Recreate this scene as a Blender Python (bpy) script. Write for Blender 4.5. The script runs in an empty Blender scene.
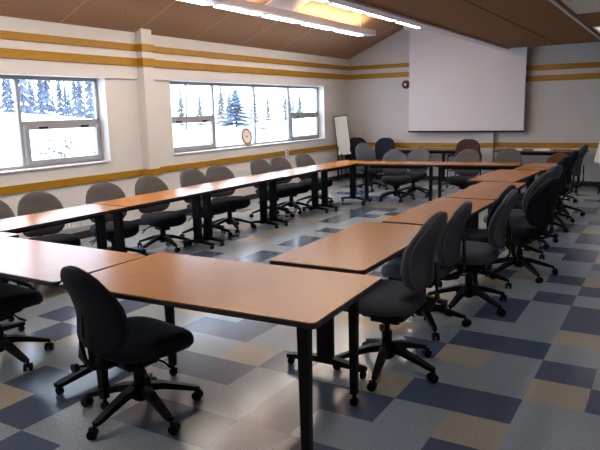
import bpy, bmesh, math, random
from mathutils import Vector, Matrix
random.seed(7)
PI = math.pi
sc = bpy.context.scene
C = sc.collection
R_ = math.radians

# ------------------------------------------------------------------ materials
def newmat(name):
    m = bpy.data.materials.new(name); m.use_nodes = True
    return m, m.node_tree, m.node_tree.nodes['Principled BSDF']

def mat(name, col, rough=.6, spec=.5, noise=0., nscale=40., metal=0., bump=0., bscale=200., coat=0., stretch=None):
    m, nt, b = newmat(name)
    b.inputs['Roughness'].default_value = rough
    b.inputs['Metallic'].default_value = metal
    b.inputs['Specular IOR Level'].default_value = spec
    b.inputs['Coat Weight'].default_value = coat
    b.inputs['Coat Roughness'].default_value = .15
    tc = nt.nodes.new('ShaderNodeTexCoord')
    mp = nt.nodes.new('ShaderNodeMapping'); nt.links.new(tc.outputs['Object'], mp.inputs['Vector'])
    if stretch: mp.inputs['Scale'].default_value = stretch
    tn = nt.nodes.new('ShaderNodeTexNoise'); tn.inputs['Scale'].default_value = nscale
    tn.inputs['Detail'].default_value = 4
    nt.links.new(mp.outputs[0], tn.inputs['Vector'])
    mx = nt.nodes.new('ShaderNodeMix'); mx.data_type = 'RGBA'
    c1 = [max(0, c*(1-noise)) for c in col] + [1]; c2 = [min(1, c*(1+noise)) for c in col] + [1]
    mx.inputs[6].default_value = c1; mx.inputs[7].default_value = c2
    rp = nt.nodes.new('ShaderNodeMapRange'); rp.inputs[1].default_value = .35; rp.inputs[2].default_value = .65
    nt.links.new(tn.outputs['Fac'], rp.inputs[0]); nt.links.new(rp.outputs[0], mx.inputs[0])
    nt.links.new(mx.outputs[2], b.inputs['Base Color'])
    if bump:
        t2 = nt.nodes.new('ShaderNodeTexNoise'); t2.inputs['Scale'].default_value = bscale
        nt.links.new(tc.outputs['Object'], t2.inputs['Vector'])
        bp = nt.nodes.new('ShaderNodeBump'); bp.inputs['Strength'].default_value = bump; bp.inputs['Distance'].default_value = .003
        nt.links.new(t2.outputs['Fac'], bp.inputs['Height']); nt.links.new(bp.outputs[0], b.inputs['Normal'])
    return m

def emis(name, col, s):
    m, nt, b = newmat(name)
    b.inputs['Base Color'].default_value = (.8, .8, .8, 1)
    b.inputs['Emission Color'].default_value = (*col, 1); b.inputs['Emission Strength'].default_value = s
    return m

M = {}
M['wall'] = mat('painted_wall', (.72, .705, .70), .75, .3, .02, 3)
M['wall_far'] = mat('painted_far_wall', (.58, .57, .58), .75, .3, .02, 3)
M['mustard'] = mat('mustard_painted_board', (.38, .19, .006), .45, .4, .08, 6, stretch=(1, 1, 8))
M['laminate'] = mat('oak_laminate', (.42, .150, .006), .24, .17, .07, 9, stretch=(1, 14, 1))
M['black_edge'] = mat('black_edge_band', (.012, .012, .013), .45)
M['black_metal'] = mat('black_powder_coated_metal', (.006, .006, .007), .45, .18)
M['black_plastic'] = mat('black_plastic', (.005, .005, .006), .5, .14)
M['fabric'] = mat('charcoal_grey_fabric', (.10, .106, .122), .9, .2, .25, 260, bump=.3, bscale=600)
M['fabric_lit'] = mat('grey_fabric_lit', (.105, .10, .105), .9, .2, .2, 260, bump=.3, bscale=600)  # lit copy of the grey chair fabric, the light put into its colour
M['fabric_dark'] = mat('dark_and_shaded_fabric', (.018, .02, .028), .9, .2, .25, 260, bump=.3, bscale=600)  # grey chair fabric with shade put into its colour; also the dark armchairs
M['fabric_blue'] = mat('blue_grey_fabric', (.10, .12, .155), .9, .2, .2, 260, bump=.3, bscale=600)
M['fabric_red'] = mat('burgundy_fabric', (.075, .032, .034), .9, .2, .2, 260, bump=.3, bscale=600)
M['fabric_tan'] = mat('rust_brown_fabric', (.12, .055, .035), .9, .2, .2, 260, bump=.3, bscale=600)
M['alu'] = mat('grey_aluminium_frame', (.33, .34, .36), .45, .5, .03)
M['white_paint'] = mat('white_paint', (.80, .80, .80), .5, .4, .01)
M['lavender_metal'] = mat('pale_grey_enamel', (.72, .70, .76), .5, .4, .01)
M['screen'] = mat('matte_screen_fabric', (.72, .70, .745), .9, .1, .012, 2)
M['paper'] = mat('white_paper', (.85, .84, .80), .8, .2, .01)
M['board'] = mat('dry_erase_surface', (.70, .72, .66), .3, .5, .02, 3)
M['baseboard'] = mat('black_vinyl_base', (.02, .02, .025), .4)
M['wood_ring'] = mat('varnished_wood', (.33, .17, .07), .35, .5, .2, 20)
M['bell_red'] = mat('red_enamel', (.16, .012, .01), .4)
M['snow'] = mat('snow', (.85, .88, .92), .9, .1, .03, .2)
M['needles'] = mat('snowy_spruce_needles', (.09, .13, .19), .9, .1, .5, 3)
M['bark'] = mat('grey_bark', (.09, .10, .13), .9, .1, .3, 5)
M['car'] = mat('dark_blue_car_paint', (.05, .08, .14), .4, .5, .05)
M['car_glass'] = mat('dark_car_glass', (.02, .03, .04), .2)
M['fluo'] = emis('fluorescent_diffuser', (1., .90, .78), 24.0)
M['fluo_up'] = emis('warm_fluorescent_tube', (1., .72, .42), 70.0)
M['panel_dim'] = mat('prismatic_panel_unlit', (.62, .62, .58), .35, .5, .03, 60)
M['panel_on'] = emis('prismatic_panel_lit', (1., .97, .88), .55)
M['lens_red'] = mat('white_lettering', (.8, .8, .8), .5)

def tile_mat(name, c):
    m = mat(name, c, .18, .5, .22, 110)
    b = m.node_tree.nodes['Principled BSDF']
    nt = m.node_tree
    tc = nt.nodes.new('ShaderNodeTexCoord')
    bp = nt.nodes.new('ShaderNodeBump'); bp.inputs['Strength'].default_value = .08; bp.inputs['Distance'].default_value = .003
    t2 = nt.nodes.new('ShaderNodeTexNoise'); t2.inputs['Scale'].default_value = 26
    nt.links.new(tc.outputs['Object'], t2.inputs['Vector'])
    nt.links.new(t2.outputs['Fac'], bp.inputs['Height']); nt.links.new(bp.outputs[0], b.inputs['Normal'])
    return m
M['tL'] = tile_mat('grey_blue_vinyl_tile', (.31, .36, .41))
M['tD'] = tile_mat('dark_blue_vinyl_tile', (.088, .115, .185))
M['tB'] = tile_mat('beige_vinyl_tile', (.43, .38, .31))

def ceiling_mat(name, col, period, off, axis):
    m, nt, b = newmat(name)
    b.inputs['Roughness'].default_value = .9; b.inputs['Specular IOR Level'].default_value = .15
    tc = nt.nodes.new('ShaderNodeTexCoord')
    n1 = nt.nodes.new('ShaderNodeTexNoise'); n1.inputs['Scale'].default_value = 45; n1.inputs['Detail'].default_value = 5
    mp = nt.nodes.new('ShaderNodeMapping'); mp.inputs['Scale'].default_value = (1, 2.5, 1) if axis == 'Y' else (2.5, 1, 1)
    nt.links.new(tc.outputs['Object'], mp.inputs[0]); nt.links.new(mp.outputs[0], n1.inputs['Vector'])
    cr = nt.nodes.new('ShaderNodeValToRGB')
    cr.color_ramp.elements[0].position = .3; cr.color_ramp.elements[1].position = .7
    cr.color_ramp.elements[0].color = (*[c*.72 for c in col], 1); cr.color_ramp.elements[1].color = (*[c*1.28 for c in col], 1)
    nt.links.new(n1.outputs['Fac'], cr.inputs[0])
    sp = nt.nodes.new('ShaderNodeSeparateXYZ'); nt.links.new(tc.outputs['Object'], sp.inputs[0])
    ad = nt.nodes.new('ShaderNodeMath'); ad.operation = 'ADD'; ad.inputs[1].default_value = -off + 100*period
    md = nt.nodes.new('ShaderNodeMath'); md.operation = 'MODULO'; md.inputs[1].default_value = period
    lt = nt.nodes.new('ShaderNodeMath'); lt.operation = 'LESS_THAN'; lt.inputs[1].default_value = .018
    nt.links.new(sp.outputs[axis], ad.inputs[0]); nt.links.new(ad.outputs[0], md.inputs[0]); nt.links.new(md.outputs[0], lt.inputs[0])
    mx = nt.nodes.new('ShaderNodeMix'); mx.data_type = 'RGBA'
    nt.links.new(lt.outputs[0], mx.inputs[0]); nt.links.new(cr.outputs[0], mx.inputs[6])
    mx.inputs[7].default_value = (*[min(1, c*1.7) for c in col], 1)
    nt.links.new(mx.outputs[2], b.inputs['Base Color'])
    return m
M['ceil_slope'] = ceiling_mat('wood_fibre_panels', (.38, .235, .145), 1.29, 5.55, 'Y')
M['ceil_flat'] = ceiling_mat('wood_fibre_panels_shaded', (.25, .125, .055), 50, 4.77, 'X')  # same panels as the slope; the soffit's dimmer light is put into the colour

# window glass: see-through with fresnel reflection
m, nt, b = newmat('clear_window_glass'); nt.nodes.remove(b)
out = nt.nodes['Material Output']; tr = nt.nodes.new('ShaderNodeBsdfTransparent'); gl = nt.nodes.new('ShaderNodeBsdfGlossy')
gl.inputs['Roughness'].default_value = .02; lw_ = nt.nodes.new('ShaderNodeLayerWeight'); lw_.inputs[0].default_value = .5
pw = nt.nodes.new('ShaderNodeMath'); pw.operation = 'POWER'; pw.inputs[1].default_value = 5; nt.links.new(lw_.outputs['Facing'], pw.inputs[0])
fr = nt.nodes.new('ShaderNodeMath'); fr.operation = 'MULTIPLY_ADD'; fr.inputs[1].default_value = .8; fr.inputs[2].default_value = .04; nt.links.new(pw.outputs[0], fr.inputs[0])
ms = nt.nodes.new('ShaderNodeMixShader'); nt.links.new(fr.outputs[0], ms.inputs[0]); nt.links.new(tr.outputs[0], ms.inputs[1])
nt.links.new(gl.outputs[0], ms.inputs[2]); nt.links.new(ms.outputs[0], out.inputs[0]); M['glass'] = m

# ------------------------------------------------------------------ mesh helpers
def box(bm, x0, x1, y0, y1, z0, z1, mi=0):
    r = bmesh.ops.create_cube(bm, size=1)
    for v in r['verts']:
        v.co = Vector((x0+(v.co.x+.5)*(x1-x0), y0+(v.co.y+.5)*(y1-y0), z0+(v.co.z+.5)*(z1-z0)))
    if mi:
        for f in {f for v in r['verts'] for f in v.link_faces}: f.material_index = mi
    return r['verts']

def tube(bm, pts, r, n=10, caps=True, squash=1.0):
    """sweep a circle of radius r (number or list) along pts"""
    pts = [Vector(p) for p in pts]
    rs = r if isinstance(r, (list, tuple)) else [r]*len(pts)
    rings = []
    up = Vector((0, 0, 1))
    for i, p in enumerate(pts):
        t = (pts[min(i+1, len(pts)-1)] - pts[max(i-1, 0)]).normalized()
        a = t.cross(up)
        if a.length < 1e-3: a = Vector((1, 0, 0))
        a.normalize(); b_ = a.cross(t).normalized()
        rings.append([bm.verts.new(p + a*math.cos(2*PI*k/n)*rs[i] + b_*math.sin(2*PI*k/n)*rs[i]*squash) for k in range(n)])
    for i in range(len(rings)-1):
        for k in range(n):
            bm.faces.new((rings[i][k], rings[i][(k+1) % n], rings[i+1][(k+1) % n], rings[i+1][k]))
    if caps:
        bm.faces.new(rings[0][::-1]); bm.faces.new(rings[-1])
    return rings

def bar(bm, pts, w, h):
    """rectangular section bar of width w and height h swept along pts"""
    pts = [Vector(p) for p in pts]
    hs = h if isinstance(h, (list, tuple)) else [h]*len(pts)
    ws = w if isinstance(w, (list, tuple)) else [w]*len(pts)
    rings = []
    for i, p in enumerate(pts):
        t = (pts[min(i+1, len(pts)-1)] - pts[max(i-1, 0)]).normalized()
        a = t.cross(Vector((0, 0, 1)))
        if a.length < 1e-3: a = Vector((0, 1, 0))
        a.normalize(); b_ = a.cross(t).normalized()
        rings.append([bm.verts.new(p + a*sx*ws[i]/2 + b_*sz*hs[i]/2) for sx, sz in ((-1, -1), (1, -1), (1, 1), (-1, 1))])
    for i in range(len(rings)-1):
        for k in range(4): bm.faces.new((rings[i][k], rings[i][(k+1) % 4], rings[i+1][(k+1) % 4], rings[i+1][k]))
    bm.faces.new(rings[0][::-1]); bm.faces.new(rings[-1])

def loft(bm, rings):
    vr = [[bm.verts.new(p) for p in r] for r in rings]
    n = len(vr[0])
    for i in range(len(vr)-1):
        for k in range(n): bm.faces.new((vr[i][k], vr[i][(k+1) % n], vr[i+1][(k+1) % n], vr[i+1][k]))
    bm.faces.new(vr[0][::-1]); bm.faces.new(vr[-1])

def mesh(bm, name, mats, smooth=False, bevel=0):
    if bevel:
        bmesh.ops.bevel(bm, geom=[e for e in bm.edges], offset=bevel, segments=2, affect='EDGES', profile=.6)
    bmesh.ops.recalc_face_normals(bm, faces=bm.faces[:])
    me = bpy.data.meshes.new(name); bm.to_mesh(me); bm.free()
    for k in (mats if isinstance(mats, (list, tuple)) else [mats]): me.materials.append(M[k])
    if smooth:
        for p in me.polygons: p.use_smooth = True
        if smooth != 'all': me.set_sharp_from_angle(angle=R_(smooth if smooth is not True else 45))
    return me

def obj(name, me, parent=None, loc=(0, 0, 0), rz=0, label=None):
    o = bpy.data.objects.new(name, me); C.objects.link(o)
    o.parent = parent; o.location = loc; o.rotation_euler = (0, 0, rz)
    if label: o['label'] = label
    return o

def tag(o, label, cat, group=None, kind=None):
    o['label'] = label; o['category'] = cat
    if group: o['group'] = group
    if kind: o['kind'] = kind
    return o

def thing(name, label, cat, loc=(0, 0, 0), rz=0, group=None):
    o = bpy.data.objects.new(name, None); C.objects.link(o); o.empty_display_size = .1
    o.location = loc; o.rotation_euler = (0, 0, rz)
    return tag(o, label, cat, group)

def struct(name, me, parent=None, label=None, loc=(0, 0, 0)):
    o = obj(name, me, parent, loc, label=label)
    if parent is None: o['kind'] = 'structure'
    return o

def B(name, mats, *boxes, bevel=0):
    bm = bmesh.new()
    for b_ in boxes: box(bm, *b_)
    return mesh(bm, name, mats, bevel=bevel, smooth=False)

# ------------------------------------------------------------------ room dimensions
D = 13.79; XR = 9.2; Y0 = -2.4
ZS = 2.80            # soffit
SX = 3.77            # left edge of the soffit
SL = .43             # slope of the left ceiling
WZ = 2.80            # top of the left wall

# floor: one face per vinyl tile
tx0, ty0, ts = 6.225, 3.82, .3235
known = {}
def K(row, s):  # s: dict i->letter
    for i, c in s.items(): known[(i, row)] = c
K(0, {0:'D', -1:'L', -2:'B', -3:'D', 1:'L', -4:'L'}); K(-1, {0:'B', -1:'L', -2:'L', -3:'L', 1:'D', -6:'L', -7:'D', -8:'D', -9:'L', -13:'L', -14:'B'})
K(-2, {0:'L', -1:'D', -2:'D', -3:'B', -4:'L', -5:'D', -6:'B', -7:'L', -8:'L', -12:'D', -13:'L', -11:'L'})
K(-3, {0:'L', -1:'B', -2:'L', -3:'D', -4:'D', -5:'L', -6:'D', -7:'D', -8:'L', -9:'L', -10:'B', -11:'D', -12:'L'})
K(-4, {0:'B', -1:'D', -2:'L', -3:'L', -4:'D', -5:'L', -6:'L', -7:'L', -8:'D', -9:'L', -10:'L', -11:'B'})
K(-5, {-4:'L', -5:'D', -6:'D', -7:'L', -8:'D', -9:'D', -10:'L', -3:'D'}); K(-6, {-8:'D', -7:'L', -6:'L', -9:'B'})
K(1, {0:'L', -1:'D', -2:'D', -3:'L', -4:'B'}); K(2, {-1:'L', 0:'B', -2:'L', -3:'L'}); K(3, {0:'D', -1:'L', -2:'D'})
K(4, {0:'D', -1:'L', -2:'D'}); K(5, {-1:'D', 0:'L', -2:'L'}); K(6, {-1:'L', 0:'D', -2:'L'}); K(7, {-1:'D', 0:'B', -2:'B'})
K(8, {-1:'L', 0:'L', -2:'L'}); K(9, {-1:'L', 0:'D', -2:'L'}); K(10, {-1:'D', 0:'B', -2:'L'}); K(11, {-1:'D', 0:'L'})
bm = bmesh.new()
i0 = int((0-tx0)/ts) - 1; i1 = int((XR-tx0)/ts) + 1; j0 = int((Y0-ty0)/ts) - 1; j1 = int((D-ty0)/ts) + 1
vv = {}
def gv(i, j):
    if (i, j) not in vv:
        vv[(i, j)] = bm.verts.new((min(max(tx0+i*ts, -.02), XR+.02), min(max(ty0+j*ts, Y0-.02), D+.02), 0))
    return vv[(i, j)]
for i in range(i0, i1+1):
    for j in range(j0, j1+1):
        a, b2, c2, d2 = gv(i, j), gv(i+1, j), gv(i+1, j+1), gv(i, j+1)
        if abs(a.co.x-b2.co.x) < 1e-4 or abs(a.co.y-d2.co.y) < 1e-4: continue
        f = bm.faces.new((a, b2, c2, d2))
        t = known.get((i, j)) or random.choices('LDB', (.52, .28, .20))[0]
        f.material_index = 'LDB'.index(t)
struct('floor', mesh(bm, 'floor', ['tL', 'tD', 'tB']))

# left wall with two window openings
WT = .22; WD = .155
ya1, ya2, yb1, yb2 = 1.20, 6.25, 7.57, 12.60
zs, zh = 1.00, 2.16
U = .035   # the upper wall stands a little proud of the lower
struct('wall_left', B('wall_left', 'wall',
    (-WT, 0, Y0-.2, D+.2, -.02, zs), (-WT, 0, Y0-.2, ya1, zs, zh), (-WT, 0, ya2, yb1, zs, zh), (-WT, 0, yb2, D+.2, zs, zh),
    (-WT, U, Y0-.2, D, zh, WZ+.02)))
bm = bmesh.new()
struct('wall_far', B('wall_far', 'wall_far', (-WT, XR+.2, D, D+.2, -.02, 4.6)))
struct('wall_right', B('wall_right', 'wall', (XR, XR+.2, Y0-.2, D+.2, -.02, 4.6)))
struct('wall_back', B('wall_back', 'wall', (-WT, XR+.2, Y0-.2, Y0, -.02, 4.6)))

# sloping ceiling on the left, flat soffit on the right
def slope_z(x): return WZ + SL*x
bm = bmesh.new()
xe = SX+.02
pr = [(-.25, slope_z(-.25)), (xe, slope_z(xe)), (xe, slope_z(xe)+.12), (-.25, slope_z(-.25)+.12)]
lo = [bm.verts.new((x, Y0-.2, z)) for x, z in pr]; hi = [bm.verts.new((x, D+.2, z)) for x, z in pr]
for k in range(4): bm.faces.new((lo[k], lo[(k+1) % 4], hi[(k+1) % 4], hi[k]))
bm.faces.new(lo[::-1]); bm.faces.new(hi)
struct('ceiling', mesh(bm, 'ceiling', 'ceil_slope'))
struct('ceiling', B('ceiling', 'ceil_flat', (SX+.012, XR, Y0, D-.25, ZS, ZS+.06)))
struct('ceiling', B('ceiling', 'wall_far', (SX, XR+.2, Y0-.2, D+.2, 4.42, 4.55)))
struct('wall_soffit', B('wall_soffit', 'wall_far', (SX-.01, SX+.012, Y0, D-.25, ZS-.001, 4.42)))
# white edge strip under the soffit, and the thin strip between brown panels
struct('trim_1', B('trim_1', 'lavender_metal', (SX-.14, SX+.03, Y0, D-.25, ZS-.03, ZS-.002)))
struct('trim_2', B('trim_2', 'lavender_metal', (5.555, 5.59, Y0, D-.25, ZS-.02, ZS-.0005)))
struct('trim_3', B('trim_3', 'fabric_tan', (4.765, 4.78, Y0, D-.25, ZS-.006, ZS-.0005)))
# a pale painted beam running up the slope
bm = bmesh.new()
for (ya, yb) in ((8.55, 9.40),):
    pr = [(.9, slope_z(.9)-.0), (2.4, slope_z(2.4)-.0), (2.4, slope_z(2.4)-.03), (.9, slope_z(.9)-.03)]
    lo = [bm.verts.new((x, ya, z)) for x, z in pr]; hi = [bm.verts.new((x, yb, z)) for x, z in pr]
    for k in range(4): bm.faces.new((lo[k], lo[(k+1) % 4], hi[(k+1) % 4], hi[k]))
    bm.faces.new(lo[::-1]); bm.faces.new(hi)
struct('trim_4', mesh(bm, 'trim_4', 'lavender_metal'))

# pilasters
PY0, PY1, PX = 6.86, 7.07, .15
struct('wall_pilaster', B('wall_pilaster', 'wall', (-.01, PX, PY0, PY1, 0, 2.865)))
struct('wall_pilaster', B('wall_pilaster', 'wall_far', (3.31, 3.51, D-.10, D+.01, 0, 3.2)))

# mustard boards
n = [5]
def stripe(*b_):
    struct('trim_%d' % n[0], B('trim_%d' % n[0], 'mustard', b_, bevel=.003)); n[0] += 1
T = .022
for z0, z1 in ((2.555, 2.650), (2.340, 2.452)):
    stripe(U-.002, U+T, Y0, PY0, z0, z1); stripe(U-.002, U+T, PY1, D-.001, z0, z1)
    bm = bmesh.new()
    box(bm, PX, PX+T, PY0-T, PY1+T, z0, z1); box(bm, U, PX, PY0-T, PY0, z0, z1); box(bm, U, PX, PY1, PY1+T, z0, z1)
    struct('trim_%d' % n[0], mesh(bm, 'trim_%d' % n[0], 'mustard')); n[0] += 1
stripe(-.002, T, Y0, PY0, .742, .838); stripe(-.002, T, PY1, D, .742, .838)
bm = bmesh.new()
box(bm, PX, PX+T, PY0-T, PY1+T, .742, .838); box(bm, 0, PX, PY0-T, PY0, .742, .838); box(bm, 0, PX, PY1, PY1+T, .742, .838)
struct('trim_%d' % n[0], mesh(bm, 'trim_%d' % n[0], 'mustard')); n[0] += 1
for z0, z1 in ((2.555, 2.650), (2.340, 2.452)): stripe(U+T, 3.0, D-T, D+.002, z0, z1)
for z0, z1 in ((2.335, 2.445), (2.12, 2.235)): stripe(3.9, XR, D-T, D+.002, z0, z1)
stripe(T, 3.31, D-T, D+.002, .755, .855); stripe(3.51, XR, D-T, D+.002, .77, .875)
stripe(3.31-T, 3.51+T, D-.10-T, D-.10, .765, .87)

# baseboards
struct('baseboard_left', B('baseboard_left', 'baseboard', (-.002, .012, Y0, PY0, 0, .10), (-.002, .012, PY1, D, 0, .10), (PX, PX+.01, PY0-.01, PY1+.01, 0, .10), (0, PX, PY0-.01, PY0, 0, .10)))
struct('baseboard_far', B('baseboard_far', 'baseboard', (.012, 3.30, D-.012, D+.002, 0, .10), (3.52, XR, D-.012, D+.002, 0, .10), (3.30, 3.52, D-.112, D-.10, 0, .10)))

# windows
def window(name, y0, y1):
    r = thing(name, '', ''); del r['label'], r['category']; r['kind'] = 'structure'
    xa, xb = -WD-.05, -WD
    fw = .045
    ps = [y0 + (y1-y0)*k/4 for k in range(5)]
    bm = bmesh.new()
    box(bm, xa, xb, y0, y1, zs, zs+.05); box(bm, xa, xb, y0, y1, zh-.05, zh)
    for k, y in enumerate(ps):
        a = y if k == 0 else (y-fw if k == 4 else y-fw/2)
        box(bm, xa, xb, a, a+fw, zs+.05, zh-.05)
    for k in (0, 3): box(bm, xa, xb, ps[k]+fw/2, ps[k+1]-fw/2, 1.545, 1.60)
    obj('window_frame', mesh(bm, 'window_frame', 'alu'), r)
    for k in (0, 3):   # hopper sashes
        bm = bmesh.new()
        a, c = ps[k]+fw*.9, ps[k+1]-fw*.9; z0, z1 = zs+.05, 1.545; s = .055
        x0_, x1_ = xb-.03, xb+.022
        box(bm, x0_, x1_, a, c, z0, z0+s); box(bm, x0_, x1_, a, c, z1-s, z1); box(bm, x0_, x1_, a, a+s, z0+s, z1-s); box(bm, x0_, x1_, c-s, c, z0+s, z1-s)
        sa = obj('sash', mesh(bm, 'sash', 'alu'), r)
        bm = bmesh.new(); box(bm, x1_, x1_+.02, a+.2, a+.32, z1-.045, z1-.02); box(bm, x1_, x1_+.02, c-.32, c-.2, z1-.045, z1-.02)
        obj('latch', mesh(bm, 'latch', 'black_metal'), sa)
    for k in range(4):
        zz = 1.6 if k in (0, 3) else zs+.05
        obj('pane', B('pane', 'glass', (xa+.02, xa+.026, ps[k]+fw/2, ps[k+1]-fw/2, zz, zh-.05)), r)
        if k in (0, 3): obj('pane', B('pane', 'glass', (xa+.022, xa+.028, ps[k]+fw, ps[k+1]-fw, zs+.1, 1.50)), r)
    obj('window_sill', B('window_sill', 'white_paint', (-WD, .025, y0-.0, y1+.0, zs-.03+.031, zs+.012)), r)
    return r
window('window_1', ya1, ya2)
window('window_2', yb1, yb2)

# ------------------------------------------------------------------ tables
def roundrect(L, Wd, r=.03, n=4):
    pts = []
    for cx_, cy_, a0 in ((L/2-r, Wd/2-r, 0), (-L/2+r, Wd/2-r, 90), (-L/2+r, -Wd/2+r, 180), (L/2-r, -Wd/2+r, 270)):
        for k in range(n+1):
            a = R_(a0+90*k/n); pts.append((cx_+r*math.cos(a), cy_+r*math.sin(a)))
    return pts
TZ = .735
def slab(L, Wd, z0, z1, name, m_, r=.03):
    bm = bmesh.new(); p = roundrect(L, Wd, r)
    a = [bm.verts.new((x, y, z0)) for x, y in p]; b_ = [bm.verts.new((x, y, z1)) for x, y in p]
    k = len(p)
    for i in range(k): bm.faces.new((a[i], a[(i+1) % k], b_[(i+1) % k], b_[i]))
    bm.faces.new(a[::-1]); bm.faces.new(b_)
    return mesh(bm, name, m_)

def glide(bm, x, y, r=.024):
    tube(bm, [(x, y-.014, r), (x, y+.014, r)], r, 12)

def table(label, cx_, cy_, L, Wd, rz, group, legs='T', h=TZ, inset=.14, top='laminate'):
    """length L along local x"""
    t = thing('folding_table' if legs == 'four' else 'training_table', label, 'table', (cx_, cy_, 0), rz, group)
    tt = obj('tabletop', slab(L-.012, Wd-.012, h-.006, h, 'tabletop', top, .028), t)
    obj('edge_band', slab(L, Wd, h-.028, h-.0045, 'edge_band', 'black_edge'), tt)
    obj('apron', B('apron', 'black_metal', (-L/2+.12, L/2-.12, -.02, .02, h-.10, h-.031)), t)
    if legs == 'T':
        for s in (-1, 1):
            x = s*(L/2-inset)
            bm = bmesh.new(); box(bm, x-.022, x+.022, -.055, .055, .09, h-.032)
            lg = obj('leg', mesh(bm, 'leg', 'black_metal', bevel=.006), t)
            bm = bmesh.new(); bar(bm, [(x, -Wd/2+.05, .062), (x, -.07, .082), (x, .07, .082), (x, Wd/2-.05, .062)], .05, [.026, .04, .04, .026])
            obj('foot_bar', mesh(bm, 'foot_bar', 'black_metal'), lg)
            for q in (-1, 1):
                bm = bmesh.new(); glide(bm, x, q*(Wd/2-.07)); box(bm, x-.012, x+.012, q*(Wd/2-.07)-.012, q*(Wd/2-.07)+.012, .03, .055)
                obj('castor', mesh(bm, 'castor', 'black_plastic', smooth=40), lg)
            bm = bmesh.new(); box(bm, x-.04, x+.04, -Wd/2+.06, Wd/2-.06, h-.05, h-.0315)
            obj('bracket', mesh(bm, 'bracket', 'black_metal'), t)
    else:
        for sx in (-1, 1):
            for sy in (-1, 1):
                x, y = sx*(L/2-.085) if sx > 0 else -L/2+.23, sy*(Wd/2-.06)
                if sy > 0: x = L/2-.13 if sx > 0 else -L/2+.28; y -= .08 if sx > 0 else .20
                w_ = [.056, .044] if sy < 0 else [.05, .04]
                bm = bmesh.new(); bar(bm, [(x, y, h-.032), (x, y, .07)], w_, w_)
                lg = obj('leg', mesh(bm, 'leg', 'black_metal', bevel=.006), t)
                bm = bmesh.new(); tube(bm, [(x, y, .075), (x, y, .045)], .012, 8); glide(bm, x, y)
                obj('castor', mesh(bm, 'castor', 'black_plastic', smooth=40), lg)
    return t

NR, LR, RR, FR = 'folding tables of the near row', 'tables of the row along the windows', 'tables of the right-hand row', 'tables of the far row'
table('oak laminate table lower left, its left part cut off by the photo edge', 1.67, 2.68, 1.50, .74, R_(.5), NR, 'T')
table('oak laminate table the nearest swivel chair backs onto, catching window glare at left', 3.17, 2.575, 1.50, .74, R_(-.3), NR, 'T')
table('large oak table in the foreground with its bare front corner and black post leg', 4.742, 2.66, 1.62, .86, R_(2.5), NR, 'four')
table('nearest table of the window row, running off the left edge of the photo', 1.87, 3.775, 1.40, .57, R_(90), LR, inset=.13)
table('window row table below the white pilaster, second from the left edge', 1.86, 5.23, 1.47, .57, R_(90), LR, inset=.10)
table('window row table with the brightest glare, middle of that row', 1.85, 6.71, 1.46, .57, R_(90), LR, inset=.10)
table('window row table below the round wooden plaque, fourth along', 1.88, 8.17, 1.44, .57, R_(90), LR, inset=.10)
table('last table of the window row, in the far left corner of the ring', 1.93, 9.56, 1.36, .57, R_(88), LR, inset=.18)
table('right-hand row table nearest the camera, touching the foreground table', 5.03, 3.93, 1.50, .66, R_(91), RR)
table('second table of the right-hand row counted from the foreground', 5.10, 5.49, 1.52, .58, R_(90), RR)
table('middle table of the right-hand row, beyond the pair of overlapping chairs', 5.11, 7.04, 1.50, .53, R_(90), RR)
table('fourth table of the right-hand row, pushed inward and slightly crooked', 4.95, 8.58, 1.50, .60, R_(88.5), RR)
table('short last table of the right-hand row, meeting the far row', 5.09, 9.97, 1.16, .46, R_(90), RR)
FA = R_(8)
table('far row table at left below the two paired grey chairs', 2.83, 10.01, 1.24, .56, FA, FR, inset=.06)
table('far row table at right, ending beside the right-hand row', 4.11, 10.19, 1.36, .56, FA, FR, inset=.10)
table('long side table against the far wall below the projection screen', 2.20, 13.32, 1.60, .60, 0, 'side tables by the far wall', inset=.45, h=.75)
table('side table by the far wall with papers on it, right of the pilaster', 4.55, 13.28, 1.75, .60, 0, 'side tables by the far wall', h=.75)

# ------------------------------------------------------------------ swivel chairs
def superell(a, b_, n=24, e=2.6):
    out = []
    for k in range(n):
        t = 2*PI*k/n; c, s = math.cos(t), math.sin(t)
        out.append((a*math.copysign(abs(c)**(2/e), c), b_*math.copysign(abs(s)**(2/e), s)))
    return out

def seat_mesh(m_):
    bm = bmesh.new(); rings = []
    for z, k, dx in ((.395, .80, -.01), (.400, .93, 0), (.425, 1.0, 0), (.455, 1.0, 0), (.475, .96, 0), (.487, .88, 0), (.492, .72, -.01), (.491, .4, -.02)):
        r = []
        for x, y in superell(.26*k, .265*k, 28, 2.8):
            X = x+dx+.03
            zz = z
            fr_ = max(0, (X-.10)/.17)              # waterfall front
            zz -= .035*fr_**2
            zz += .012*(abs(y)/.25)**2 * (1 if z > .46 else 0)
            r.append((X, y*(1-.12*max(0, -x/.245)), zz))
        rings.append(r)
    loft(bm, rings)
    return mesh(bm, 'seat', m_, smooth='all')

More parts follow.
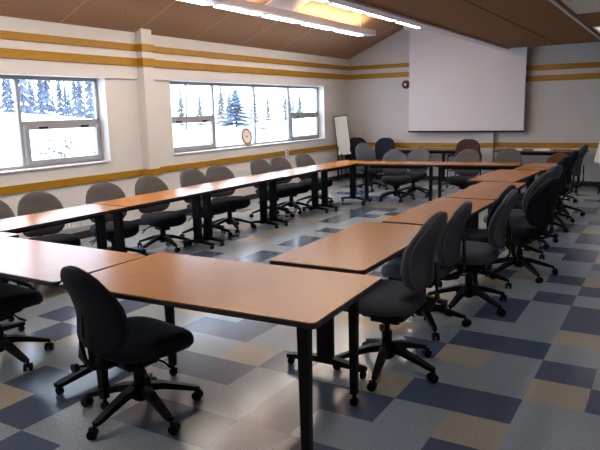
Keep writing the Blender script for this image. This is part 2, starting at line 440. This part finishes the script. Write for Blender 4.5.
def back_section(u):   # u 0 bottom .. 1 top -> half width
    w = [(0, .12), (.03, .165), (.09, .200), (.20, .225), (.35, .236), (.55, .236), (.72, .218), (.84, .186), (.92, .142), (.97, .096), (1, .05)]
    for (a, wa), (b_, wb) in zip(w, w[1:]):
        if a <= u <= b_: return wa+(wb-wa)*(u-a)/(b_-a)
BZ0, BZ1 = .485, .945
def back_center(u):
    z = BZ0+(BZ1-BZ0)*u
    x = -.245 - .085*u + .035*math.sin(PI*min(1, u*1.25))*1.0
    return x, z
def back_mesh(m_, t0=.036, name='backrest', shift=0., k=1.):
    bm = bmesh.new(); rings = []
    us = [0, .03, .08, .16, .28, .42, .56, .70, .81, .89, .94, .975, 1]
    for u in us:
        w = back_section(u)*k; x, z = back_center(u)
        th = t0*min(1, .35+ (min(u, 1-u)/.10)*.65)
        r = []
        for a, b_ in superell(th, w, 24, 2.3):
            cv = .045*(b_/.22)**2          # wraps forward at the sides
            r.append((x+a+cv+shift, b_, z))
        rings.append(r)
    loft(bm, rings)
    return mesh(bm, name, m_, smooth='all')

CH = {}
for key in ('fabric', 'fabric_lit', 'fabric_dark', 'fabric_blue', 'fabric_tan'):
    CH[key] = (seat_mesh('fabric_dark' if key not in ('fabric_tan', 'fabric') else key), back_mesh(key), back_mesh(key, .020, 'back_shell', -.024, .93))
bm = bmesh.new()
bar(bm, [(-.05, 0, .375), (-.20, 0, .365), (-.285, 0, .385), (-.325, 0, .45), (-.325, 0, .58), (-.320, 0, .68)], [.075, .075, .07, .06, .055, .05], [.016, .016, .018, .018, .014, .010])
bar_me = mesh(bm, 'back_bar', 'black_metal')
bm = bmesh.new(); box(bm, -.15, .13, -.10, .10, .335, .398); box(bm, -.10, .09, -.06, .06, .295, .345)
mech_me = mesh(bm, 'seat_mechanism', 'black_metal', bevel=.008)
bm = bmesh.new(); tube(bm, [(.02, -.08, .36), (.03, -.20, .355), (.035, -.235, .34)], [.006, .006, .006], 8); tube(bm, [(.035, -.235, .34), (.05, -.285, .33)], [.014, .011], 8, squash=.5)
lever1 = mesh(bm, 'lever', 'black_plastic', smooth=True)
bm = bmesh.new(); tube(bm, [(-.06, -.08, .355), (-.07, -.17, .33), (-.08, -.20, .30)], [.006, .006, .006], 8); tube(bm, [(-.08, -.20, .30), (-.09, -.235, .265)], [.014, .011], 8, squash=.5)
lever2 = mesh(bm, 'lever', 'black_plastic', smooth=True)
bm = bmesh.new(); tube(bm, [(-.285, 0, .40), (-.36, 0, .41)], .008, 8); tube(bm, [(-.355, 0, .41), (-.385, 0, .41)], [.02, .024], 12)
knob_me = mesh(bm, 'knob', 'black_plastic', smooth=True)
bm = bmesh.new(); tube(bm, [(0, 0, .075), (0, 0, .26)], .034, 14); tube(bm, [(0, 0, .26), (0, 0, .35)], .020, 12)
col_me = mesh(bm, 'gas_column', 'black_metal', smooth=True)
bm = bmesh.new(); tube(bm, [(0, 0, .085), (0, 0, .095), (0, 0, .172), (0, 0, .182)], [.045, .055, .05, .036], 18)
hub_me = mesh(bm, 'base_hub', 'black_plastic', smooth=True)
bm = bmesh.new(); bar(bm, [(.03, 0, .150), (.12, 0, .138), (.22, 0, .108), (.30, 0, .082), (.335, 0, .074)], [.062, .054, .046, .040, .034], [.045, .040, .034, .028, .022])
leg_me = mesh(bm, 'base_leg', 'black_plastic', bevel=.004)
def castor_mesh():
    bm = bmesh.new()
    for s in (-1, 1):
        tube(bm, [(.013, s*.008, .0275), (.013, s*.026, .0275)], .0275, 14)
    tube(bm, [(0, 0, .04), (0, 0, .075)], .007, 8)
    box(bm, -.006, .03, -.008, .008, .03, .06)
    return mesh(bm, 'castor', 'black_plastic', smooth=40)
cast_me = castor_mesh()

def chair(label, x, y, face, phase, group, key='fabric', dz=0., bz=0.):
    t = thing('swivel_chair', label, 'chair', (x, y, 0), 0, group)
    f = R_(face)
    sm, bk, shell_me = CH[key]
    def up(name, me, rz=f, z=dz, par=t):
        return obj(name, me, par, (0, 0, z), rz)
    up('seat', sm); b_ = up('backrest', bk, z=dz+bz)
    obj('back_shell', shell_me, b_)
    mm = up('seat_mechanism', mech_me)
    bb = up('back_bar', bar_me, z=dz+bz*.5); obj('knob', knob_me, bb)
    obj('lever', lever1, mm); obj('lever', lever2, mm)
    up('gas_column', col_me, z=0); up('base_hub', hub_me, z=0)
    for q in range(5):
        a = R_(phase+72*q)
        lg = up('base_leg', leg_me, a, 0)
        c = obj('castor', cast_me, lg, (.335, 0, 0), R_((q*97+phase*3+x*50) % 360))
    return t

G1 = 'swivel chairs along the window wall'
G2 = 'swivel chairs along the right-hand row'
G3 = 'swivel chairs at the far row'
G4 = 'swivel chairs in the foreground'
chair('black swivel chair in the foreground, seen from behind at the near table', 4.38, 2.35, 79, -90, G4, 'fabric_dark', -.015, -.02)
chair('dark swivel chair at the lower left edge, only seat and wheels visible', 2.97, 2.42, 86, -4, G4, 'fabric_dark')
L = [('window side chair half cut off by the left edge of the photo', 1.38, 3.53, -18, 10),
     ('window side chair overlapping the one cut off by the left edge', 1.45, 4.05, -20, 30),
     ('window side chair below the right end of the left window', 1.45, 4.89, -28, 50),
     ('window side chair just in front of the white pilaster', 1.46, 5.67, -20, -20),
     ('left chair of the overlapping pair right of the pilaster', 1.48, 6.50, -14, 15),
     ('right chair of the overlapping pair right of the pilaster, turned aside', 1.48, 7.02, -24, -35),
     ('window side chair right below the round wooden plaque', 1.44, 8.20, -14, 5),
     ('window side chair between the one under the plaque and the last one', 1.46, 8.73, -16, 40),
     ('last of the window side chairs, nearest the white board', 1.46, 9.55, -14, -15)]
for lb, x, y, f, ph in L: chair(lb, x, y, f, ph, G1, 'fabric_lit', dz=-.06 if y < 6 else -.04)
Rr = [('grey swivel chair with a large back nearest the foreground table corner', 5.37, 3.54, 180, 352, 'fabric', .03, .07),
      ('swivel chair with its back edge-on, second in the right-hand row', 5.27, 4.44, 182, 20, 'fabric', .02, .01),
      ('nearer of two overlapping chairs in the right-hand row, grey back to the camera', 5.46, 5.07, 184, 45, 'fabric', .01, .04),
      ('farther of two overlapping chairs in the right-hand row, mostly hidden', 5.31, 5.70, 180, 5, 'fabric_dark', .0, .01),
      ('dark broad-backed chair in the middle of the right-hand row', 5.62, 6.28, 160, 25, 'fabric_dark', .02, .02),
      ('chair showing only a strip of back behind the dark broad-backed one', 5.38, 7.02, 172, 0, 'fabric', .0, .0),
      ('blue-grey backed chair behind the dark broad-backed one in the right-hand row', 5.40, 7.78, 165, 30, 'fabric_blue', .0, .02),
      ('third chair from the far end of the right-hand row', 5.38, 8.60, 170, 10, 'fabric_dark', .03, .03),
      ('second chair from the far end of the right-hand row', 5.38, 9.30, 172, 25, 'fabric_dark', .03, .05),
      ('farthest chair of the right-hand row with the tallest backrest', 5.42, 9.98, 176, 15, 'fabric', .04, .09)]
for lb, x, y, f, ph, key, dz, bz in Rr: chair(lb, x, y, f, ph, G2, key, dz, bz)
F = [('left chair of the grey pair behind the far row table', 2.56, 10.58, -62, 20, 'fabric_blue', -.06),
     ('right chair of the grey pair behind the far row table', 2.63, 11.28, -94, 50, 'fabric_lit', -.05),
     ('grey swivel chair behind the far row, in front of the burgundy armchair', 3.76, 10.72, -88, 5, 'fabric_lit', -.04),
     ('grey swivel chair behind the right end of the far row', 4.42, 10.80, -92, 35, 'fabric_lit', -.02),
     ('blue-grey swivel chair standing in front of the two dark armchairs', 1.53, 11.75, -35, 10, 'fabric_blue', .0)]
for lb, x, y, f, ph, key, dz in F: chair(lb, x, y, f, ph, G3, key, dz)
chair('rust brown swivel chair beyond the far end of the right-hand row', 5.14, 11.35, -95, 12, G3, 'fabric_tan', -.13)

# ------------------------------------------------------------------ stacking armchairs at the far wall
def armchair(label, x, y, rz, key):
    t = thing('armchair', label, 'armchair', (x, y, 0), rz, 'armchairs by the far wall')
    # faces local +x
    bm = bmesh.new(); rings = []
    for z, k in ((.38, .9), (.39, .98), (.43, 1.), (.455, .95), (.465, .8), (.467, .4)):
        rings.append([(a, b_, z) for a, b_ in superell(.25*k, .26*k, 24, 4)])
    loft(bm, rings); obj('seat', mesh(bm, 'seat', key, smooth='all'), t)
    bm = bmesh.new(); rings = []
    for u in (0, .04, .15, .35, .6, .8, .9, .96, 1):
        w = .255*(1 if u < .6 else math.sqrt(max(.02, 1-((u-.6)/.42)**2.6)))
        th = .038*min(1, .4+min(u, 1-u)/.08*.6)
        z = .48+.50*u
        rings.append([(-.235-.07*u+a+.05*(b_/.25)**2, b_, z) for a, b_ in superell(th, w, 24, 2.6)])
    loft(bm, rings); obj('backrest', mesh(bm, 'backrest', key, smooth='all'), t)
    for s in (-1, 1):
        bm = bmesh.new()
        tube(bm, [(.27, s*.285, .012), (.24, s*.285, .62), (.20, s*.285, .655), (-.12, s*.285, .665), (-.27, s*.275, .62)], .0125, 8)
        sd = obj('side_frame', mesh(bm, 'side_frame', 'black_metal', smooth=50), t)
        bm = bmesh.new(); box(bm, -.12, .22, s*.285-.025, s*.285+.025, .66, .69)
        obj('armrest', mesh(bm, 'armrest', 'black_plastic', bevel=.008), t)
        bm = bmesh.new(); tube(bm, [(-.32, s*.265, .012), (-.24, s*.265, .40), (-.27, s*.27, .62), (-.30, s*.20, .80)], .0125, 8)
        obj('leg', mesh(bm, 'leg', 'black_metal', smooth=50), t)
    bm = bmesh.new(); tube(bm, [(.255, -.285, .37), (.255, .285, .37)], .011, 8); tube(bm, [(-.245, -.265, .37), (-.245, .265, .37)], .011, 8)
    obj('stretcher', mesh(bm, 'stretcher', 'black_metal', smooth=50), t)
    return t
armchair('dark armchair by the far wall, left one beside the white board', .44, 13.26, R_(-72), 'fabric_dark')
armchair('dark armchair by the far wall, right one of the two', 1.10, 13.20, R_(-95), 'fabric_dark')
armchair('burgundy armchair by the far wall under the projection screen', 3.19, 12.72, R_(-88), 'fabric_red')

# ------------------------------------------------------------------ projection screen
t = thing('projection_screen', 'large white pull-down projection screen hanging on the far wall', 'projection screen', (2.89, D-.19, 0))
bm = bmesh.new(); box(bm, -1.255, 1.255, -.002, .002, 1.13, 3.34); obj('screen_surface', mesh(bm, 'screen_surface', 'screen'), t)
bm = bmesh.new(); tube(bm, [(-1.265, 0, 1.115), (1.265, 0, 1.115)], .017, 10); obj('bottom_bar', mesh(bm, 'bottom_bar', 'black_metal', smooth=50), t)
bm = bmesh.new(); box(bm, -1.38, 1.40, -.05, .055, 3.34, 3.45); obj('housing', mesh(bm, 'housing', 'white_paint', bevel=.01), t)
bm = bmesh.new(); box(bm, -1.30, -1.22, .055, .19, 3.36, 3.40); box(bm, 1.20, 1.28, .055, .19, 3.36, 3.40); obj('wall_bracket', mesh(bm, 'wall_bracket', 'black_metal'), t)

# fire alarm
t = thing('fire_alarm_bell', 'small round dark red fire alarm bell beside the projection screen', 'fire alarm', (1.49, D, 2.17))
bm = bmesh.new(); tube(bm, [(0, -.001, 0), (0, -.03, 0), (0, -.055, 0), (0, -.066, 0)], [.095, .095, .075, .04], 28); obj('gong', mesh(bm, 'gong', 'bell_red', smooth=50), t)
bm = bmesh.new(); tube(bm, [(0, -.066, 0), (0, -.075, 0)], [.028, .022], 16); obj('center_cap', mesh(bm, 'center_cap', 'lens_red', smooth=50), t)

# ------------------------------------------------------------------ pendant / fluorescent fixtures
def fixture(label, x, y0, y1, z, ylast, w=.30, seg=1.19, lw=.14, wr=0, up=()):
    t = thing('fluorescent_light', label, 'ceiling light', (x, 0, 0), 0, 'long fluorescent lights under the sloping ceiling')
    bm = bmesh.new()
    box(bm, -w/2, w/2+wr, y0, y1, z, z+.02); box(bm, -w/2, -w/2+.015, y0, y1, z+.02, z+.10); box(bm, w/2+wr-.015, w/2+wr, y0, y1, z+.02, z+.10)
    box(bm, -w/2, w/2, y1, y1+.015, z, z+.10); box(bm, -w/2, w/2, y0-.015, y0, z, z+.10)
    obj('housing', mesh(bm, 'housing', 'lavender_metal'), t)
    y = ylast; k = 0
    while y-seg > y0:
        bm = bmesh.new(); box(bm, -w/2+.02, -w/2+.02+lw, y-seg+.10, y-.10, z-.012, z-.0005)
        obj('diffuser', mesh(bm, 'diffuser', 'fluo'), t)
        if k in up:
            bm = bmesh.new()
            tube(bm, [(0, y-seg+.06, z+.06), (0, y-.06, z+.06)], .016, 8)
            obj('tube_lamp', mesh(bm, 'tube_lamp', 'fluo_up', smooth=50), t)
        y -= seg; k += 1
    yy = y1-.4
    while yy > y0:
        bm = bmesh.new(); tube(bm, [(0, yy, z+.02), (0, yy, slope_z(x)+.02)], .006, 6)
        obj('hanger_rod', mesh(bm, 'hanger_rod', 'lavender_metal'), t); yy -= 2.6
    return t
fixture('suspended fluorescent strip nearer the window wall', 1.36, -1.2, 12.05, 3.10, 11.85, up=(0, 1, 3, 4, 6, 7))
fixture('suspended fluorescent strip close to the brown soffit edge', 2.74, -1.2, 12.15, 3.10, 11.50, wr=.22, up=(0, 1, 3, 4, 6, 7))

# recessed louvred panels in the soffit; the louvres keep their light to steep angles
TR = [('dim recessed light panel in the brown ceiling, cut by the top edge', 7.75, 5.66, 'panel_dim'),
      ('brighter recessed light panel in the brown ceiling, at the right edge', 10.75, 5.66, 'panel_on'),
      ('recessed light panel above the foreground, out of the photo', 4.75, 5.66, 'panel_dim'),
      ('recessed light panel behind the camera', 1.75, 5.66, 'panel_dim')]
for lb, y0, x0, mm in TR:
    t = thing('recessed_light', lb, 'ceiling light', (x0, y0, ZS), 0, 'recessed light panels in the flat ceiling')
    bm = bmesh.new(); box(bm, 0, .66, 0, .03, -.015, -.0005); box(bm, 0, .66, 1.25, 1.28, -.015, -.0005); box(bm, 0, .03, .03, 1.25, -.015, -.0005); box(bm, .63, .66, .03, 1.25, -.015, -.0005)
    obj('frame', mesh(bm, 'frame', 'lavender_metal'), t)
    obj('diffuser', B('diffuser', mm, (.03, .63, .03, 1.25, -.010, -.0006)), t)
    l = bpy.data.lights.new('recessed_lamp', 'AREA'); l.shape = 'RECTANGLE'; l.size = .56; l.size_y = 1.18
    l.energy = 6; l.color = (1, .97, .94); l.spread = R_(125)
    o = bpy.data.objects.new('recessed_lamp', l); C.objects.link(o); o.parent = t; o.location = (.33, .64, -.012)

# ------------------------------------------------------------------ small things
# portable white board leaning in the corner
t = thing('whiteboard', 'narrow portable white board with black frame leaning in the far left corner', 'whiteboard', (.32, 12.95, 0), R_(32))
tilt = R_(-5)
def tl(o): o.rotation_euler = (tilt, R_(-6), 0); o.location.x = .08; return o
f_ = obj('board', B('board', 'board', (-.145, .145, -.008, .008, .62, 1.50)), t); tl(f_)
tl(obj('frame', B('frame', 'black_metal', (-.16, -.145, -.014, .014,.60, 1.52), (.145, .16, -.014, .014, .60, 1.52), (-.145, .145, -.014, .014, 1.50, 1.52), (-.145, .145, -.014, .014, .60, .62)), t))
for s in (-1, 1):
    bm = bmesh.new(); tube(bm, [(s*.14, .03, .61), (s*.14, .0, .012)], .012, 8); obj('leg', mesh(bm, 'leg', 'black_metal'), t)
    bm = bmesh.new(); tube(bm, [(s*.14, .02, .80), (s*.14, .26, .012)], .010, 8); obj('strut', mesh(bm, 'strut', 'black_metal'), t)

# flip chart easel at the right
t = thing('flip_chart_easel', 'flip chart easel with white paper pad and black legs at the right edge', 'easel', (6.02, 12.55, 0), R_(-4))
pd = obj('paper_pad', B('paper_pad', 'paper', (-.36, .36, -.03, -.005, .60, 1.50)), t)
pd.rotation_euler = (R_(-8), R_(11), 0); pd.location = (-.18, -.02, -.05)
bk = obj('backboard', B('backboard', 'white_paint', (-.36, .36, -.004, .012, .585, 1.56)), pd)
for s in (-.27, .0, .27):
    bm = bmesh.new(); tube(bm, [(s*1.15, .02 if s else .45, .012), (s*.5+.14, .08, 1.45)], .016, 8); obj('leg', mesh(bm, 'leg', 'black_metal'), t)
bm = bmesh.new(); box(bm, -.30, .34, .0, .03, .50, .53); obj('crossbar', mesh(bm, 'crossbar', 'black_metal'), t)

# round plaque on the window sill
t = thing('wooden_plaque', 'round wooden plaque with a pale face propped on the window sill', 'plaque', (-.07, 9.70, zs+.013), R_(88))
bm = bmesh.new(); n_ = 32
prof = [(.155, -.012), (.165, 0), (.155, .014), (.125, .016), (.120, 0), (.125, -.012)]
rr = [[bm.verts.new((math.cos(2*PI*k/n_)*r, y, math.sin(2*PI*k/n_)*r+.178)) for r, y in prof] for k in range(n_)]
for k in range(n_):
    for j in range(6): bm.faces.new((rr[k][j], rr[k][(j+1) % 6], rr[(k+1) % n_][(j+1) % 6], rr[(k+1) % n_][j]))
ring = obj('ring', mesh(bm, 'ring', 'wood_ring', smooth=50), t); ring.rotation_euler = (R_(-8), 0, 0)
bm = bmesh.new(); tube(bm, [(0, -.004, .178), (0, .004, .178)], .124, 32); fc = obj('face', mesh(bm, 'face', 'paper'), t); fc.rotation_euler = (R_(-8), 0, 0)
bm = bmesh.new(); tube(bm, [(0, -.0055, .178), (0, -.0045, .178)], .022, 16); fc2 = obj('emblem', mesh(bm, 'emblem', 'wood_ring'), fc)
obj('stand', B('stand', 'wood_ring', (-.09, .09, -.035, .06, 0, .018), bevel=.004), t)

# white box on the rail, wall grille
t = thing('wall_socket', 'small white socket box on the mustard rail behind the window side chairs', 'socket', (T, 10.9, .84))
obj('cover', B('cover', 'white_paint', (0, .03, -.045, .045, -.10, .06), bevel=.004), t)
obj('outlet', B('outlet', 'black_plastic', (.030, .032, -.012, .012, -.05, -.02), (.030, .032, -.012, .012, .0, .03)), t)
t = thing('heating_grille', 'white slatted heating grille low on the window wall', 'grille', (.0, 5.55, .17))
bm = bmesh.new(); box(bm, 0, .03, -.42, .42, 0, .02); box(bm, 0, .03, -.42, .42, .18, .20); box(bm, 0, .03, -.42, -.40, .02, .18); box(bm, 0, .03, .40, .42, .02, .18)
obj('frame', mesh(bm, 'frame', 'white_paint'), t)
bm = bmesh.new()
for k in range(15): box(bm, .003, .026, -.385+k*.055-.010, -.385+k*.055+.010, .021, .179)
obj('slats', mesh(bm, 'slats', 'white_paint'), t)

# papers on the side table
for k, (x, y, a, w, h_, lb) in enumerate([(4.10, 13.22, 8, .21, .006, 'small stack of white paper on the side table, left one'), (4.62, 13.20, -5, .30, .008, 'wider stack of white paper on the side table, right one')]):
    bm = bmesh.new()
    for j in range(4):
        vs = box(bm, -w/2, w/2, -.14, .14, j*h_, (j+1)*h_-.001)
        bmesh.ops.rotate(bm, verts=vs, cent=(0, 0, 0), matrix=Matrix.Rotation(R_(j*3-4), 3, 'Z'))
    o = obj('paper_stack', mesh(bm, 'paper_stack', 'paper'), None, (x, y, .7505), R_(a)); tag(o, lb, 'paper', 'paper stacks on the side table')

# ------------------------------------------------------------------ outdoors
def gz(x, y):
    d = -x
    s = max(0, min(1, (75-y)/45))           # the bank is higher towards the left
    t_ = max(0, min(1, (d-14)/40)); t_ = t_*t_*(3-2*t_)
    far = max(0, min(1, (d-75)/70))
    return -1.4 + t_*(3.9*s + .4) + far*1.2 - 1.5*t_*max(0, min(1, (y-73)/8)) + .12*math.sin(x*.31)*math.cos(y*.23)
bm = bmesh.new(); NX, NY = 60, 70
g = [[bm.verts.new((-.6-(i/NX)**1.5*220, -20+j*5.2, gz(-.6-(i/NX)**1.5*220, -20+j*5.2))) for j in range(NY+1)] for i in range(NX+1)]
for i in range(NX):
    for j in range(NY): bm.faces.new((g[i][j], g[i][j+1], g[i+1][j+1], g[i+1][j]))
o = struct('ground', mesh(bm, 'ground', 'snow', smooth='all'))

def spruce_meshes(seed, sparse=False):
    rnd = random.Random(seed)
    bm = bmesh.new(); tube(bm, [(0, 0, -.4), (0, 0, .98)], [.022, .003], 6)
    tr_ = mesh(bm, 'trunk', 'bark')
    bm = bmesh.new()
    for lv in range(11):
        z = .12+.86*(lv/11)**.9; R = (.26*(1-z)+.015)
        nn = 7
        for k in range(nn):
            a = 2*PI*(k+rnd.random()*.6)/nn+lv; r = R*(.7+.5*rnd.random())
            if sparse and rnd.random() < .25: continue
            c = Vector((math.cos(a), math.sin(a), 0)); s = Vector((-c.y, c.x, 0))
            p0 = Vector((0, 0, z)); p1 = c*r + Vector((0, 0, z-.05-.03*rnd.random()))
            mid = (p0+p1)*.5; w = r*.26
            v = [bm.verts.new(q) for q in (p0+Vector((0, 0, .02)), mid+s*w+Vector((0, 0, -.012)), p1, mid-s*w+Vector((0, 0, -.012)), mid+Vector((0, 0, .025)), mid-Vector((0, 0, .045)))]
            for t3 in ((0, 1, 4), (1, 2, 4), (2, 3, 4), (3, 0, 4), (0, 5, 1), (1, 5, 2), (2, 5, 3), (3, 5, 0)):
                bm.faces.new([v[q] for q in t3])
    return tr_, mesh(bm, 'foliage', 'needles')
SP = [spruce_meshes(3), spruce_meshes(5), spruce_meshes(9, True)]
M['pale_needles'] = mat('hazy_spruce_needles', (.125, .145, .20), .9, .1, .4, 3)  # distance haze put into the needle colour
M['faded_needles'] = mat('haze_faded_needles', (.14, .148, .155), .9, .1, .3, 3)  # paler far copy: haze and overexposure put into the needle colour
SPM = {}
def spruce(label, x, y, h, which, group=None, sc_=1., nm_='needles'):
    t = thing('spruce_tree', label, 'tree', (x, y, gz(x, y)), random.random()*6, group)
    tm, fm = SP[which]
    if (which, nm_) not in SPM:
        c = fm.copy(); c.materials[0] = M[nm_]; SPM[(which, nm_)] = c
    fm = SPM[(which, nm_)]
    for nm, me in (('trunk', tm), ('foliage', fm)):
        o = obj(nm, me, t); o.scale = (h*sc_, h*sc_, h)
spruce('lone bluish spruce standing in the snow outside the right window', -45, 70, 5.6, 0, None, 1.9)
random.seed(11)
for k in range(48):
    x = -(58, 69, 82)[k % 3]-random.random()*3; y = 30*(-x/58)+(k//3)*2.5*(-x/62)+random.random()*.6
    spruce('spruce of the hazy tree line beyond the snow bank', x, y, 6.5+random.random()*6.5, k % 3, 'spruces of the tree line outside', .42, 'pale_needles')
for k in range(16):
    x = -92-random.random()*20; y = 104+k*7+random.random()*3
    spruce('faint pale spruce far off behind the lone spruce', x, y, 8+random.random()*4, k % 3, 'faint spruces far off', .7, 'faded_needles')
# bare young trees close to the windows
def bare_tree(label, x, y, h, seed, group):
    rnd = random.Random(seed)
    t = thing('bare_tree', label, 'tree', (x, y, gz(x, y)), 0, group)
    bm = bmesh.new(); tube(bm, [(0, 0, -.3), (.03*h, 0, h*.5), (.0, .02*h, h)], [.012*h, .008*h, .002*h], 6)
    obj('trunk', mesh(bm, 'trunk', 'bark'), t)
    bm = bmesh.new()
    for q in range(16):
        z = h*(.3+.65*q/16); a = rnd.random()*6.28; l = h*.22*(1.1-q/20)
        p0 = Vector((.02*h, 0, z)); p1 = p0+Vector((math.cos(a)*l*.6, math.sin(a)*l*.6, l*.5)); p2 = p1+Vector((math.cos(a+.5)*l*.4, math.sin(a+.5)*l*.4, l*.5))
        tube(bm, [p0, p1, p2], [.005*h, .003*h, .001*h], 5)
    obj('branches', mesh(bm, 'branches', 'bark'), t)
for k, (x, y, h) in enumerate([(-15, 19.2, 8.0), (-30, 33.0, 9), (-30, 39.5, 9), (-34, 47, 9), (-38, 66, 9), (-42, 88, 9), (-40, 97, 10), (-44, 112, 10)]):
    bare_tree('slender leafless tree in the snow outside', x, y, h, k, 'leafless trees outside')
# dark little shrub with berries close to the left window
def shrub(label, x, y, h, w, seed, group):
    rnd = random.Random(seed)
    t = thing('shrub', label, 'shrub', (x, y, gz(x, y)), 0, group)
    bm = bmesh.new(); tips = []
    for q in range(22):
        a = rnd.random()*6.28; r = w*rnd.random()
        p1 = Vector((math.cos(a)*r*.4, math.sin(a)*r*.4, h*.5)); p2 = Vector((math.cos(a)*r, math.sin(a)*r, h*(.7+.35*rnd.random())))
        tube(bm, [(0, 0, -.2), p1, p2], [.012, .008, .004], 5); tips.append(p2)
    obj('branches', mesh(bm, 'branches', 'bark'), t)
    bm = bmesh.new()
    for p in tips:
        for s in range(3):
            r = bmesh.ops.create_icosphere(bm, subdivisions=1, radius=.025+.022*rnd.random())
            off = p+Vector((rnd.uniform(-.15, .15), rnd.uniform(-.15, .15), rnd.uniform(-.35, .1)))
            for v in r['verts']: v.co += off
    obj('leaf_clumps', mesh(bm, 'leaf_clumps', 'bark'), t)
shrub('dark bushy shrub outside the lower pane of the left window', -6, 10.1, 2.25, .95, 2, 'shrubs outside')
shrub('low dark shrub beside the parked car outside', -52, 90, 1.5, 1.4, 4, 'shrubs outside')

# parked car seen through the right window
t = thing('parked_car', 'dark blue car parked in the snow outside the right window', 'car', (-50, 83.5, gz(-50, 83.5)), R_(118))
bm = bmesh.new()
prof = [(-2.1, .35), (-2.15, .75), (-2.0, .95), (-1.45, 1.02), (-.85, 1.45), (.55, 1.47), (1.2, 1.0), (2.0, .88), (2.15, .6), (2.1, .35)]
a = [bm.verts.new((x, -.85, z)) for x, z in prof]; b_ = [bm.verts.new((x, .85, z)) for x, z in prof]
for k in range(len(prof)): bm.faces.new((a[k], a[(k+1) % len(prof)], b_[(k+1) % len(prof)], b_[k]))
bm.faces.new(a[::-1]); bm.faces.new(b_)
obj('body', mesh(bm, 'body', 'car', bevel=.04), t)
bm = bmesh.new()
for s in (-1, 1):
    p = [(-1.3, 1.03), (-.8, 1.38), (.5, 1.40), (1.05, 1.03)]
    a = [bm.verts.new((x, s*.853, z)) for x, z in p]; b_ = [bm.verts.new((x, s*.87, z)) for x, z in p]
    for k in range(4): bm.faces.new((a[k], a[(k+1) % 4], b_[(k+1) % 4], b_[k]))
    bm.faces.new(a[::-1]); bm.faces.new(b_)
obj('side_windows', mesh(bm, 'side_windows', 'car_glass'), t)
for x in (-1.35, 1.35):
    for s in (-1, 1):
        bm = bmesh.new(); tube(bm, [(x, s*.68, .32), (x, s*.88, .32)], .32, 18); obj('wheel', mesh(bm, 'wheel', 'black_plastic', smooth=50), t)
bm = bmesh.new(); box(bm, -.85, .55, -.78, .78, 1.47, 1.60); obj('roof_snow', mesh(bm, 'roof_snow', 'snow', bevel=.05), t)

# ------------------------------------------------------------------ light
w = bpy.data.worlds.new('world'); sc.world = w; w.use_nodes = True
bg = w.node_tree.nodes['Background']; bg.inputs[0].default_value = (.67, .81, 1.0, 1); bg.inputs[1].default_value = 7.5
for y0, y1 in ((ya1, ya2), (yb1, yb2)):
    l = bpy.data.lights.new('window_portal', 'AREA'); l.shape = 'RECTANGLE'; l.size = zh-zs; l.size_y = y1-y0
    l.cycles.is_portal = True
    o = bpy.data.objects.new('window_portal', l); C.objects.link(o)
    o.location = (-.3, (y0+y1)/2, (zs+zh)/2); o.rotation_euler = (0, R_(-90), 0)

# ------------------------------------------------------------------ camera
cd = bpy.data.cameras.new('camera'); cam = bpy.data.objects.new('camera', cd); C.objects.link(cam)
f = 624.4006; Rv = Vector((0.8588418851, 0.5117036473, -0.0234519463)); Uv = Vector((-0.0730188906, 0.1676133150, 0.9831449630)); Fv = Vector((-0.5070098217, 0.8426536382, -0.1813173680))
cd.sensor_fit = 'HORIZONTAL'; cd.sensor_width = 36; cd.lens = f/600*36; cd.clip_start = .05; cd.clip_end = 600
cam.matrix_world = Matrix(((Rv.x, Uv.x, -Fv.x, 6.8694), (Rv.y, Uv.y, -Fv.y, 0), (Rv.z, Uv.z, -Fv.z, 1.66), (0, 0, 0, 1)))
sc.camera = cam
sc.view_settings.view_transform = 'Standard'; sc.view_settings.look = 'None'; sc.view_settings.gamma = 1
sc.view_settings.exposure = 0.0
sc.cycles.use_denoising = True
